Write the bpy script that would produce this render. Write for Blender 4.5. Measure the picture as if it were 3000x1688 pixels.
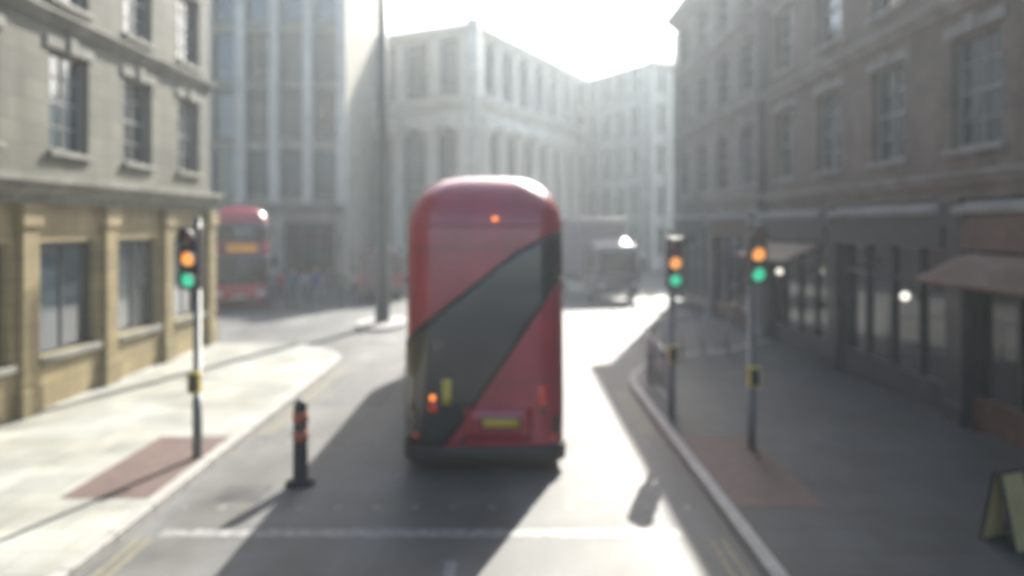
import bpy, bmesh, math, random
from mathutils import Vector, Matrix
R = math.radians
random.seed(7)
scene = bpy.context.scene
for o in list(bpy.data.objects):
    bpy.data.objects.remove(o)

# ------------------------------------------------------------ camera, sky, sun, exposure
CAMZ = 3.66
cam = bpy.data.cameras.new("camera"); camo = bpy.data.objects.new("camera", cam)
scene.collection.objects.link(camo); scene.camera = camo
camo.location = (0, 0, CAMZ); camo.rotation_euler = (R(90), 0, 0)
cam.sensor_width = 36; cam.lens = 27.2; cam.shift_y = -0.062
cam.clip_start = 0.1; cam.clip_end = 3000
cam.dof.use_dof = True; cam.dof.focus_distance = 2.2; cam.dof.aperture_fstop = 1.0

SUN_AZ, SUN_EL = R(17), R(36)
world = bpy.data.worlds.new("World"); scene.world = world; world.use_nodes = True
nt = world.node_tree; nt.nodes.clear()
sky = nt.nodes.new('ShaderNodeTexSky'); sky.sky_type = 'NISHITA'; sky.sun_disc = False
sky.sun_elevation = SUN_EL; sky.sun_rotation = SUN_AZ
sky.air_density = 1.0; sky.dust_density = 2.5; sky.ozone_density = 1.0
bg = nt.nodes.new('ShaderNodeBackground'); bg.inputs['Strength'].default_value = 0.125
wo = nt.nodes.new('ShaderNodeOutputWorld')
nt.links.new(sky.outputs[0], bg.inputs[0]); nt.links.new(bg.outputs[0], wo.inputs[0])
sun = bpy.data.lights.new("sun", 'SUN'); suno = bpy.data.objects.new("sun", sun)
scene.collection.objects.link(suno)
sun.energy = 5.0; sun.angle = R(0.5); sun.color = (1.0, 0.955, 0.87)
S = Vector((math.sin(SUN_AZ)*math.cos(SUN_EL), math.cos(SUN_AZ)*math.cos(SUN_EL), math.sin(SUN_EL)))
suno.rotation_euler = S.to_track_quat('Z', 'Y').to_euler(); suno.location = S*200
scene.view_settings.view_transform = 'Standard'; scene.view_settings.look = 'None'
scene.view_settings.exposure = 1.3; scene.view_settings.gamma = 1
scene.render.resolution_x = 1024; scene.render.resolution_y = 576
scene.render.engine = 'CYCLES'
try:
    scene.cycles.volume_step_rate = 4; scene.cycles.volume_bounces = 1
except Exception: pass
C = scene.collection

# ------------------------------------------------------------ helpers
class MB:
    def __init__(s): s.bm = bmesh.new()
    def box(s, x0, x1, y0, y1, z0, z1, bev=0, M=None):
        r = bmesh.ops.create_cube(s.bm, size=1)
        vs = r['verts']
        for v in vs:
            v.co = Vector(((x0+x1)/2 + v.co.x*(x1-x0), (y0+y1)/2 + v.co.y*(y1-y0), (z0+z1)/2 + v.co.z*(z1-z0)))
        if bev:
            es = list({e for v in vs for e in v.link_edges})
            q = bmesh.ops.bevel(s.bm, geom=es, offset=bev, segments=2, affect='EDGES', profile=0.6)
            vs = list({v for f in q['faces'] for v in f.verts} | {v for v in vs if v.is_valid})
        if M is not None:
            for v in vs: v.co = M @ v.co
        return s
    def tube(s, pts, r, n=10, caps=True):
        pts = [Vector(p) for p in pts]
        rs = r if isinstance(r, (list, tuple)) else [r]*len(pts)
        rings = []
        for i, p in enumerate(pts):
            a = pts[max(0, i-1)]; b = pts[min(len(pts)-1, i+1)]
            d = (b-a).normalized()
            q = d.to_track_quat('Z', 'Y')
            rings.append([s.bm.verts.new(p + q @ Vector((math.cos(2*math.pi*k/n)*rs[i], math.sin(2*math.pi*k/n)*rs[i], 0))) for k in range(n)])
        for i in range(len(rings)-1):
            for k in range(n):
                f = s.bm.faces.new((rings[i][k], rings[i][(k+1) % n], rings[i+1][(k+1) % n], rings[i+1][k])); f.smooth = True
        if caps:
            s.bm.faces.new(list(reversed(rings[0]))); s.bm.faces.new(rings[-1])
        return s
    def prism(s, poly, axis, a, b):
        """poly in the two other axes, extruded from a to b along axis"""
        def P(u, v, w):
            return {'x': (w, u, v), 'y': (u, w, v), 'z': (u, v, w)}[axis]
        A = [s.bm.verts.new(P(u, v, a)) for u, v in poly]; B = [s.bm.verts.new(P(u, v, b)) for u, v in poly]
        s.bm.faces.new(A); s.bm.faces.new(list(reversed(B)))
        n = len(poly)
        for k in range(n):
            s.bm.faces.new((A[k], A[(k+1) % n], B[(k+1) % n], B[k]))
        return s
    def grid(s, P, closed=False, smooth=True, flip=False):
        V = [[s.bm.verts.new(p) for p in row] for row in P]
        for i in range(len(V)-1):
            m = len(V[i])
            for k in range(m if closed else m-1):
                q = (V[i][k], V[i][(k+1) % m], V[i+1][(k+1) % m], V[i+1][k])
                if flip: q = tuple(reversed(q))
                f = s.bm.faces.new(q); f.smooth = smooth
        return V
    def mesh(s, name, mat, recalc=True):
        if recalc: bmesh.ops.recalc_face_normals(s.bm, faces=s.bm.faces)
        me = bpy.data.meshes.new(name); s.bm.to_mesh(me); s.bm.free()
        me.materials.append(mat); return me
    def build(s, name, mat, parent=None, recalc=True):
        me = s.mesh(name, mat, recalc)
        return inst(name, me, parent)
def inst(name, me, parent=None, loc=None, rot=None):
    o = bpy.data.objects.new(name, me); C.objects.link(o)
    if parent: o.parent = parent
    if loc: o.location = loc
    if rot: o.rotation_euler = rot
    return o
def tag(o, label, cat, group=None, kind=None):
    if label: o['label'] = label
    if cat: o['category'] = cat
    if group: o['group'] = group
    if kind: o['kind'] = kind
    return o
def thing(name, label, cat, loc=(0, 0, 0), rz=0, group=None):
    o = bpy.data.objects.new(name, None); C.objects.link(o)
    o.location = loc; o.rotation_euler = (0, 0, rz); o.empty_display_size = .3
    return tag(o, label, cat, group)
def copy_tree(o, parent=None):
    c = o.copy(); C.objects.link(c); c.parent = parent
    for ch in list(o.children): copy_tree(ch, c)
    return c

# ------------------------------------------------------------ materials
def mat(name, col, rough=.6, metal=0, var=.12, scale=3., bump=0., bscale=30., coat=0, spec=.5, emis=None, es=0, kind=None, **kw):
    m = bpy.data.materials.new(name); m.use_nodes = True
    n = m.node_tree.nodes; l = m.node_tree.links; b = n['Principled BSDF']
    tc = n.new('ShaderNodeTexCoord'); out = tc.outputs['Object']
    nz = n.new('ShaderNodeTexNoise'); nz.inputs['Scale'].default_value = scale; nz.inputs['Detail'].default_value = 6
    nz.inputs['Roughness'].default_value = .6
    l.new(out, nz.inputs['Vector'])
    rp = n.new('ShaderNodeValToRGB'); rp.color_ramp.elements[0].position = .3; rp.color_ramp.elements[1].position = .72
    c0 = [max(0, c*(1-var*1.6)) for c in col]; c1 = [min(1, c*(1+var)) for c in col]
    rp.color_ramp.elements[0].color = (*c0, 1); rp.color_ramp.elements[1].color = (*c1, 1)
    l.new(nz.outputs['Fac'], rp.inputs[0]); last = rp.outputs[0]
    hgt = None
    if kind in ('ashlar', 'slab', 'brick'):
        sep = n.new('ShaderNodeSeparateXYZ'); l.new(out, sep.inputs[0])
        cb = n.new('ShaderNodeCombineXYZ')
        if kind == 'slab':
            l.new(sep.outputs[0], cb.inputs[0]); l.new(sep.outputs[1], cb.inputs[1])
        else:
            add = n.new('ShaderNodeMath'); add.operation = 'ADD'
            l.new(sep.outputs[0], add.inputs[0]); l.new(sep.outputs[1], add.inputs[1])
            l.new(add.outputs[0], cb.inputs[0]); l.new(sep.outputs[2], cb.inputs[1])
        br = n.new('ShaderNodeTexBrick'); l.new(cb.outputs[0], br.inputs['Vector'])
        br.inputs['Scale'].default_value = 1
        bw, bh, mt = {'ashlar': (.9, .42, .012), 'slab': (.75, .6, .009), 'brick': (.225, .075, .009)}[kind]
        br.inputs['Brick Width'].default_value = bw; br.inputs['Row Height'].default_value = bh
        br.inputs['Mortar Size'].default_value = mt; br.inputs['Mortar Smooth'].default_value = .3
        br.inputs['Color1'].default_value = (.82, .82, .82, 1); br.inputs['Color2'].default_value = (1.1, 1.08, 1.05, 1)
        br.inputs['Mortar'].default_value = (.5, .5, .5, 1) if kind != 'brick' else (1.25, 1.2, 1.1, 1)
        mx = n.new('ShaderNodeMixRGB'); mx.blend_type = 'MULTIPLY'; mx.inputs[0].default_value = 1
        l.new(last, mx.inputs[1]); l.new(br.outputs['Color'], mx.inputs[2]); last = mx.outputs[0]
        hgt = br.outputs['Fac']
    if kw.get('stain'):
        mp = n.new('ShaderNodeMapping'); mp.inputs['Scale'].default_value = kw.get('sscale', (1.3, 1.3, .12))
        l.new(out, mp.inputs[0])
        n2 = n.new('ShaderNodeTexNoise'); n2.inputs['Scale'].default_value = 1.2; n2.inputs['Detail'].default_value = 5
        l.new(mp.outputs[0], n2.inputs['Vector'])
        r2 = n.new('ShaderNodeValToRGB'); r2.color_ramp.elements[0].position = .38; r2.color_ramp.elements[1].position = .62
        d = 1-kw['stain']; r2.color_ramp.elements[0].color = (d, d*.98, d*.93, 1); r2.color_ramp.elements[1].color = (1, 1, 1, 1)
        l.new(n2.outputs['Fac'], r2.inputs[0])
        mx = n.new('ShaderNodeMixRGB'); mx.blend_type = 'MULTIPLY'; mx.inputs[0].default_value = 1
        l.new(last, mx.inputs[1]); l.new(r2.outputs[0], mx.inputs[2]); last = mx.outputs[0]
    l.new(last, b.inputs['Base Color'])
    b.inputs['Roughness'].default_value = rough; b.inputs['Metallic'].default_value = metal
    b.inputs['Specular IOR Level'].default_value = spec
    if coat: b.inputs['Coat Weight'].default_value = coat; b.inputs['Coat Roughness'].default_value = kw.get('coatr', .06)
    if kw.get('rvar'):
        mr = n.new('ShaderNodeMapRange'); l.new(nz.outputs['Fac'], mr.inputs[0])
        mr.inputs['To Min'].default_value = rough-kw['rvar']; mr.inputs['To Max'].default_value = rough+kw['rvar']
        mr.inputs['From Min'].default_value = .3; mr.inputs['From Max'].default_value = .7
        l.new(mr.outputs[0], b.inputs['Roughness'])
    if bump:
        bn = n.new('ShaderNodeTexNoise'); bn.inputs['Scale'].default_value = bscale; bn.inputs['Detail'].default_value = 4
        l.new(out, bn.inputs['Vector'])
        bp = n.new('ShaderNodeBump'); bp.inputs['Strength'].default_value = bump; bp.inputs['Distance'].default_value = .02
        l.new(bn.outputs['Fac'], bp.inputs['Height']); nb = bp.outputs[0]
        if hgt:
            b2 = n.new('ShaderNodeBump'); b2.inputs['Strength'].default_value = .6; b2.inputs['Distance'].default_value = .01
            b2.invert = True; l.new(hgt, b2.inputs['Height']); l.new(nb, b2.inputs['Normal']); nb = b2.outputs[0]
        l.new(nb, b.inputs['Normal'])
    if emis:
        b.inputs['Emission Color'].default_value = (*emis, 1); b.inputs['Emission Strength'].default_value = es
    return m
M = {}
M['asphalt'] = mat('asphalt', (.15, .152, .148), .58, var=.25, scale=.9, bump=.45, bscale=45, spec=.35, stain=.25, sscale=(.9, .12, 1), rvar=.08)
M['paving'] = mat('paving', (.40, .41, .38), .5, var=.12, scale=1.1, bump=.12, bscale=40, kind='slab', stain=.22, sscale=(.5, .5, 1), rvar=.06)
M['paving_shaded'] = mat('paving_shaded', (.05, .064, .072), .6, var=.2, scale=1.1, bump=.12, bscale=40, kind='slab', stain=.25, sscale=(.5, .5, 1))  # copy of paving with the shade put into its darker, bluer colour
M['kerb'] = mat('kerb', (.36, .35, .33), .6, var=.15, scale=6, bump=.15)
M['paint_white'] = mat('paint_white', (.25, .25, .245), .6, var=.4, scale=9, bump=.2)
M['tactile'] = mat('tactile', (.15, .10, .085), .65, var=.18, scale=5, bump=.2)
M['stone_left'] = mat('stone_left', (.185, .187, .15), .8, var=.1, scale=.7, bump=.15, kind='ashlar', stain=.28)
M['stone_tan'] = mat('stone_tan', (.33, .27, .14), .7, var=.14, scale=1.2, bump=.15, kind='ashlar', stain=.15)
M['stone_trim'] = mat('stone_trim', (.25, .25, .215), .8, var=.12, scale=2, bump=.15, stain=.3)
M['stone_back'] = mat('stone_back', (.40, .37, .30), .8, var=.1, scale=1, bump=.15, kind='ashlar', stain=.25)
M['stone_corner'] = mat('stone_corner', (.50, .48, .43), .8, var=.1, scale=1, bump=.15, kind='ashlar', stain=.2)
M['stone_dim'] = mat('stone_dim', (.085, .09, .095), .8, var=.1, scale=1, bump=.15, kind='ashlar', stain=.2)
M['stone_column'] = mat('stone_column', (.58, .56, .50), .75, var=.1, scale=1.4, bump=.12, stain=.18)
M['stone_far'] = mat('stone_far', (.42, .42, .40), .85, var=.1, scale=1, kind='ashlar', bump=.1)
M['stone_right'] = mat('stone_right', (.30, .295, .26), .8, var=.1, scale=.8, bump=.15, kind='ashlar', stain=.25)
M['brick'] = mat('brick', (.17, .145, .125), .85, var=.2, scale=1.5, bump=.2, kind='brick', stain=.2)
M['stone_band'] = mat('stone_band', (.28, .285, .265), .8, var=.1, scale=2, bump=.1, stain=.2)
M['shop_dark'] = mat('shop_dark', (.035, .04, .045), .4, var=.25, scale=2, coat=.3)
M['shop_brown'] = mat('shop_brown', (.11, .06, .04), .45, var=.25, scale=3, coat=.3)
M['frame_white'] = mat('frame_white', (.27, .27, .25), .5, var=.08)
M['frame_dark'] = mat('frame_dark', (.045, .05, .05), .45, var=.2)
M['slate'] = mat('slate', (.12, .125, .135), .6, var=.2, scale=4, bump=.2, kind='brick')
M['bus_red'] = mat('bus_red', (.42, .006, .035), .34, var=.12, scale=1.2, coat=1, coatr=.16, stain=.2)
M['bus_glass'] = mat('bus_glass', (.012, .014, .018), .12, var=.3, scale=1, coat=1, coatr=.05)
M['black'] = mat('black', (.018, .018, .02), .5, var=.2)
M['rubber'] = mat('rubber', (.02, .02, .02), .85, var=.25, scale=8, bump=.2)
M['steel'] = mat('steel', (.45, .46, .46), .35, metal=.9, var=.1, rvar=.08)
M['grey_metal'] = mat('grey_metal', (.18, .19, .19), .45, metal=.3, var=.15)
M['pole_dark'] = mat('pole_dark', (.06, .065, .05), .45, metal=.2, var=.2, coat=.3)
M['pole_grey'] = mat('pole_grey', (.14, .15, .15), .5, var=.15)
M['plate'] = mat('plate', (.62, .43, .05), .45, var=.06)
M['yellow'] = mat('yellow', (.55, .45, .07), .45, var=.1)
M['cream'] = mat('cream', (.6, .5, .24), .6, var=.1)
M['red_lens'] = mat('red_lens', (.35, .01, .01), .2, var=.05, coat=1, emis=(1, .08, .03), es=.05)
M['orange_lamp'] = mat('orange_lamp', (.8, .25, .03), .3, var=.02, emis=(1, .25, .04), es=.8)
M['amber'] = mat('amber', (.8, .35, .04), .3, var=.02, emis=(1, .36, .09), es=.42)
M['green'] = mat('green', (.05, .5, .3), .3, var=.02, emis=(.05, .75, .42), es=.28)
M['lens_off'] = mat('lens_off', (.10, .02, .015), .25, var=.05, coat=.6)
M['white_lamp'] = mat('white_lamp', (.8, .8, .75), .4, var=.02, emis=(1, .95, .8), es=.7)
M['headlamp'] = mat('headlamp', (.6, .62, .62), .12, var=.05, coat=1)
M['blind'] = mat('blind', (.3, .16, .02), .5, var=.6, scale=25, emis=(1, .45, .06), es=.12)
M['maroon'] = mat('maroon', (.13, .03, .05), .35, var=.1, coat=.8, stain=.15)
M['lorry'] = mat('lorry', (.14, .10, .14), .4, var=.1, coat=.5, stain=.15)
M['lorry_cab'] = mat('lorry_cab', (.13, .11, .14), .3, var=.08, coat=.8)
M['orange_band'] = mat('orange_band', (.42, .11, .06), .45, var=.1)
M['iron'] = mat('iron', (.10, .10, .10), .5, metal=.6, var=.25, bump=.3)
def glass(name, col, rough=.08):
    return mat(name, col, rough, var=.4, scale=.5, coat=1, coatr=.04, spec=.8, bump=.02, bscale=1.5)
GL = [glass('glass_blue', (.05, .075, .09)), glass('glass_dark', (.02, .027, .03)), glass('glass_grey', (.10, .115, .12), .15)]

# ------------------------------------------------------------ ground
def sheet(name, polys, z, m, **kw):
    b = MB()
    for p in polys:
        b.bm.faces.new([b.bm.verts.new((x, y, z)) for x, y in p])
    o = b.build(name, m)
    for f in o.data.polygons:
        pass
    o['kind'] = 'structure'; return o
g = MB(); n = 40
g.bm.faces.new([g.bm.verts.new(p) for p in ((-400, -200, 0), (400, -200, 0), (400, 600, 0), (-400, 600, 0))])
road = g.build('road', M['asphalt']); road['kind'] = 'structure'

def arc(cx, cy, r, a0, a1, n=10):
    return [(cx+r*math.cos(R(a0+(a1-a0)*i/n)), cy+r*math.sin(R(a0+(a1-a0)*i/n))) for i in range(n+1)]
def pavement(name, outline, kerb_pts, pm='paving'):
    """raised slab of paving + a row of kerb stones along kerb_pts (world coords)"""
    b = MB(); b.prism(outline, 'z', -.05, .12); o = b.build(name, M[pm]); o['kind'] = 'structure'
    k = MB()
    # kerb stones, .15 wide, a touch proud of the paving
    acc = 0
    for (x0, y0), (x1, y1) in zip(kerb_pts[:-1], kerb_pts[1:]):
        d = Vector((x1-x0, y1-y0, 0)); L = d.length
        if L < .05: continue
        nn = max(1, round(L/.92)); u = d/L; s = L/nn
        Mx = Matrix.Translation((x0, y0, 0)) @ Matrix.Rotation(math.atan2(u.y, u.x), 4, 'Z')
        for i in range(nn):
            k.box(i*s+.004, (i+1)*s-.004, -.09, .075, -.05, .127, .012 if y0 < 40 else 0, Mx)
    ko = k.build('kerb', M['kerb']); ko['kind'] = 'structure'
LK, RK = -4.6, 2.7
lp = [(LK, -6)] + [(LK, 20.0)] + arc(LK-3, 20.0, 3, 0, 90)[1:] + [(-40, 23.0)]
# left pavement turns into the side street
pavement('pavement_left', lp + [(-40, -6)], lp)
rp_ = [(RK, -6), (RK, 17.0)] + [(x, y) for x, y in arc(RK+5, 17.0, 5, 180, 110)][1:] + [(8.6, 24.5), (11.5, 36.5)]
pavement('pavement_right', rp_ + [(40, 36.5), (40, -6)], rp_, 'paving_shaded')
fp = [(-60, 40.0), (-14, 40.0), (-5.2, 45.6), (-1.4, 47.8), (.4, 50.5), (12.0, 74.0)]
pavement('pavement_far', fp + [(12, 90), (-60, 90)], fp, 'paving_shaded')

def dash(pts_list, name, m=None, z=.004):
    b = MB()
    for x0, x1, y0, y1 in pts_list:
        b.bm.faces.new([b.bm.verts.new(p) for p in ((x0, y0, z), (x1, y0, z), (x1, y1, z), (x0, y1, z))])
    o = b.build(name, m or M['paint_white']); o['kind'] = 'structure'; return o
dash([(-4.15, 2.0, 9.05, 9.28)], 'stop_line')
dash([(x, x+.1, 9.95, 10.05) for x in [LK+.3+.5*i for i in range(14)]] +
     [(x, x+.1, 12.95, 13.05) for x in [LK+.3+.5*i for i in range(14)]], 'crossing_studs')
dash([(-.72, -.6, 4+k*3.0, 5.4+k*3.0) for k in (-1, 0, 1)] + [(-.72, -.6, 15+k*6, 17+k*6) for k in range(2)], 'lane_line')
M['paint_yellow'] = mat('paint_yellow', (.2, .185, .12), .6, var=.25, scale=9)
dash([(LK+.22, LK+.29, -5, 9.0), (LK+.36, LK+.43, -5, 9.0), (LK+.22, LK+.29, 13.4, 20), (LK+.36, LK+.43, 13.4, 20)], 'double_yellow_line', M['paint_yellow'])
dash([(RK-.29, RK-.22, -5, 9.0), (RK-.43, RK-.36, -5, 9.0), (RK-.29, RK-.22, 13.4, 17), (RK-.43, RK-.36, 13.4, 17)], 'double_yellow_line', M['paint_yellow'])
# give-way dashes across the junction
dash([(-4.3+i*.9, -3.7+i*.9, 24.4, 24.6) for i in range(8)] + [(-4.3+i*.9, -3.7+i*.9, 24.8, 25.0) for i in range(8)], 'give_way_line')
def tactile(x0, x1, y0, y1):
    b = MB(); b.box(x0, x1, y0, y1, .1, .1245)
    nx = int((x1-x0)/.067); ny = int((y1-y0)/.067)
    if nx*ny > 2600: nx = int((x1-x0)/.1); ny = int((y1-y0)/.1)
    for i in range(nx):
        for j in range(ny):
            cx = x0+(i+.5)*(x1-x0)/nx; cy = y0+(j+.5)*(y1-y0)/ny
            b.box(cx-.013, cx+.013, cy-.013, cy+.013, .124, .130)
    o = b.build('tactile_paving', M['tactile']); o['kind'] = 'structure'
tactile(LK-1.25, LK-.1, 10.0, 12.9); tactile(RK+.1, RK+1.25, 9.7, 12.9)
# worn repair patches and a drain cover in the road
M['patch'] = mat('patch', (.075, .075, .078), .6, var=.2, scale=4, bump=.4, bscale=90)
dash([(-3.9, -2.6, 15.5, 19.2), (1.15, 2.1, 14.6, 17.9), (3.5, 6.5, 27.0, 29.0), (-9.5, -7.0, 25.6, 28.0)], 'road_patch', M['patch'])
b = MB(); b.box(-3.95, -3.35, 10.25, 10.85, -.02, .006)
for i in range(6): b.box(-3.9+.1*i, -3.86+.1*i, 10.3, 10.8, .004, .010)
tag(b.build('manhole_cover', M['iron']), 'square iron manhole cover in the road just left of the bus', 'manhole cover')

# ------------------------------------------------------------ buildings
def cornice_profile(proj, h, z):
    return [(0, z), (-proj*.3, z), (-proj*.35, z+h*.3), (-proj*.75, z+h*.45), (-proj*.8, z+h*.7), (-proj, z+h*.75), (-proj, z+h), (.0, z+h)]
def wmesh(w, h, sash=True, m='frame_white', fw=.07, cols=2, rows=2):
    """window frame mesh centred at x=0, z from 0..h, lying at y=0"""
    b = MB()
    b.box(-w/2, -w/2+fw, 0, .09, 0, h); b.box(w/2-fw, w/2, 0, .09, 0, h)
    b.box(-w/2+fw, w/2-fw, 0, .09, 0, fw); b.box(-w/2+fw, w/2-fw, 0, .09, h-fw, h)
    for i in range(1, cols): x = -w/2+w*i/cols; b.box(x-.02, x+.02, .012, .07, fw, h-fw)
    for j in range(1, rows):
        z = h*j/rows; t = .035 if (sash and j == rows//2) else .018
        b.box(-w/2+fw, w/2-fw, .016, .075, z-t, z+t)
    return b.mesh('window_frame', M[m])
def facade(root, Mx, L, rows, bay, pier, wall_m, trim_m, H, z_base=0, sill=True, lintel=True, frame='frame_white',
           cols=2, wrows=2, deep=.28, x_start=0.0, skip=None):
    """rows = [(z0,z1)] window openings. Piers and spandrels are solid, windows sit in real openings. Mx: facade frame, outward = -y"""
    nb = int((L - pier*.0)/bay); m0 = (L-nb*bay)/2
    wb = MB(); z = z_base
    def wbox(*a): wb.box(*a, 0, Mx)
    zs = sorted(rows)
    ww = bay-pier
    prev = z_base
    for (z0, z1) in zs:
        wbox(0, L, 0, deep+.1, prev, z0)         # spandrel below the opening
        wbox(0, m0+pier/2, 0, deep+.1, z0, z1)
        for i in range(1, nb): wbox(m0+i*bay-pier/2, m0+i*bay+pier/2, 0, deep+.1, z0, z1)
        wbox(L-m0-pier/2, L, 0, deep+.1, z0, z1)
        prev = z1
    wbox(0, L, 0, deep+.1, prev, H)
    wall = wb.build('wall', M[wall_m], root)
    for (z0, z1) in zs:
        fm = wmesh(ww, z1-z0, True, frame, cols=cols, rows=wrows)
        pb = MB(); pb.bm.faces.new([pb.bm.verts.new(p) for p in ((-ww/2+.05, .045, .05), (ww/2-.05, .045, .05), (ww/2-.05, .045, z1-z0-.05), (-ww/2+.05, .045, z1-z0-.05))])
        pms = []
        base = pb.mesh('pane', GL[0], False)
        for gmat in GL:
            q = base.copy(); q.materials.clear(); q.materials.append(gmat); pms.append(q)
        sb = MB(); sb.box(-ww/2-.08, ww/2+.08, -.10, .05, -.12, -.002, .012); sm = sb.mesh('sill', M[trim_m])
        lb = MB(); lb.box(-ww/2-.14, ww/2+.14, -.05, .02, z1-z0+.003, z1-z0+.22, .01); lb.box(-.13, .13, -.10, -.045, z1-z0-.02, z1-z0+.30, .01); lm = lb.mesh('lintel', M[trim_m])
        for i in range(nb):
            if skip and skip(i, z0): continue
            w = inst('window', fm, root); w.matrix_local = Mx @ Matrix.Translation((m0+(i+.5)*bay, deep-.12, z0))
            p = inst('pane', random.choice(pms), w)
            if sill:
                s_ = inst('sill', sm, w); s_.location = (0, -deep+.12, 0)
            if lintel:
                s_ = inst('lintel', lm, w); s_.location = (0, -deep+.12, 0)
    return wall
def band(root, Mx, L, z, h, proj, m, name='cornice', over=0):
    b = MB(); A = []
    poly = cornice_profile(proj, h, z)
    b.prism([(u-.004, v) for u, v in poly], 'x', -over, L+over)
    for v in b.bm.verts: v.co = Mx @ v.co
    return b.build(name, M[m], root)
def core(root, x0, x1, y0, y1, z1, m, name='rear_wall', z0=0):
    b = MB(); b.box(x0, x1, y0, y1, z0, z1); return b.build(name, M[m], root)
I4 = Matrix.Identity(4)

# --- left building: facade faces +x at x=-9, from y=-6 to 23, return along the side street
lb_ = thing('stone_building', 'olive grey stone building with tan ground floor along the left pavement', 'building', (-9, -6, .12), R(90))
# local x -> world +y ; local -y -> world +x (outward)
fr = Matrix.Identity(4)
LL = 29
rowsL = [(1.2, 3.3), (5.0, 7.0), (8.0, 9.9), (11.0, 12.9), (14.0, 15.9), (17.0, 18.6)]
facade(lb_, fr, LL, rowsL[1:], 2.9, 1.5, 'stone_left', 'stone_trim', 21, z_base=4.2, wrows=4, cols=2)
facade(lb_, fr, LL, [(1.0, 3.2)], 2.9, .9, 'stone_tan', 'stone_trim', 4.2, z_base=0, frame='frame_dark', cols=2, wrows=1, lintel=False)
for z, h, p in ((3.95, .5, .42), (7.45, .26, .2), (10.4, .32, .3), (13.4, .26, .2), (16.4, .3, .3), (20.2, .8, .7)):
    band(lb_, fr, LL, z, h, p, 'stone_trim', 'cornice', over=.0)
# return on the side street (faces world +y): local frame at x=LL pointing into +y(local)
fr2 = Matrix.Translation((LL, 0, 0)) @ Matrix.Rotation(R(90), 4, 'Z')
facade(lb_, fr2 @ Matrix.Translation((.01, 0, 0)), 14, [(1.0, 3.2)]+rowsL[1:], 2.8, 1.4, 'stone_left', 'stone_trim', 20.98)
for z, h, p in ((3.95, .5, .42), (10.4, .32, .3), (20.2, .8, .7)):
    band(lb_, fr2, 14, z, h, p, 'stone_trim', 'cornice')
core(lb_, .3, LL-.42, .45, 14, 20.9, 'stone_left'); core(lb_, .2, LL-.1, .2, 13.9, 21.3, 'slate', 'roof', 20.95)
# tan rusticated pilasters on the ground floor
nb = 10; m0 = (LL-nb*2.9)/2
for i in range(nb+1):
    b = MB(); x = m0+i*2.9
    b.box(x-.3, x+.3, -.16, .0, 0, .5, .015); b.box(x-.24, x+.24, -.12, .0, .5, 3.5, .015); b.box(x-.3, x+.3, -.17, 0, 3.5, 3.93, .015)
    b.build('pilaster', M['stone_tan'], lb_)

# --- building beyond the side street, faces the camera
bb = thing('office_building', 'tall beige stone office block with narrow piers beyond the left side street', 'building', (-25.5, 45, .12), 0)
LB = 15.7
facade(bb, I4, LB, [(5.2+i*3.4, 7.9+i*3.4) for i in range(6)], 1.95, .55, 'stone_back', 'stone_trim', 27, z_base=4.4, lintel=False, frame='frame_dark', wrows=3)
facade(bb, I4, LB, [(.6, 3.7)], 3.9, .9, 'stone_back', 'stone_trim', 4.4, frame='frame_dark', lintel=False, cols=3, wrows=1)
for z, h, p in ((4.2, .5, .45), (11.2, .3, .25), (21.6, .5, .4), (26.4, .9, .8)): band(bb, I4, LB, z, h, p, 'stone_trim')
for i in range(9):
    x = .05+i*1.95
    b = MB(); b.box(x-.28, x+.28, -.45, 0, 4.75, 21.55, .03); b.build('pilaster', M['stone_column'], bb)
core(bb, .02, LB-.02, .4, 14, 26.9, 'stone_back')

# --- corner building with giant columns, two faces meeting at C
Cx, Cy, CH = -2.6, 52.0, 17.2
def column_mesh(r, h, flutes=16):
    b = MB()
    b.box(-r*1.35, r*1.35, -r*1.35, r*1.35, 0, .35, .02)
    prof = [(1.25, .35), (1.25, .5), (1.08, .62), (1.0, .75), (1.0, h*.35), (.97, h*.6), (.86, h-.9), (.95, h-.82), (.88, h-.7), (1.05, h-.5), (1.2, h-.32)]
    P = []
    for k, (q, z) in enumerate(prof):
        ring = []
        for i in range(flutes*2):
            a = 2*math.pi*i/(flutes*2); rr = r*q*(1-(.05 if (i % 2 and 3 <= k <= 6) else 0))
            ring.append((rr*math.cos(a), rr*math.sin(a), z))
        P.append(ring)
    b.grid(P, closed=True)
    b.box(-r*1.3, r*1.3, -r*1.3, r*1.3, h-.32, h, .02)
    return b.mesh('column', M['stone_column'])
cb_ = thing('columned_building', 'pale stone corner building with giant columns straight ahead behind the red bus', 'building', (Cx, Cy, .12), 0)
aL = math.atan2(3.4, -6.1)      # direction of left face running away from C
aR = math.atan2(22, 10.5)
cm = column_mesh(.52, 8.6)
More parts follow.
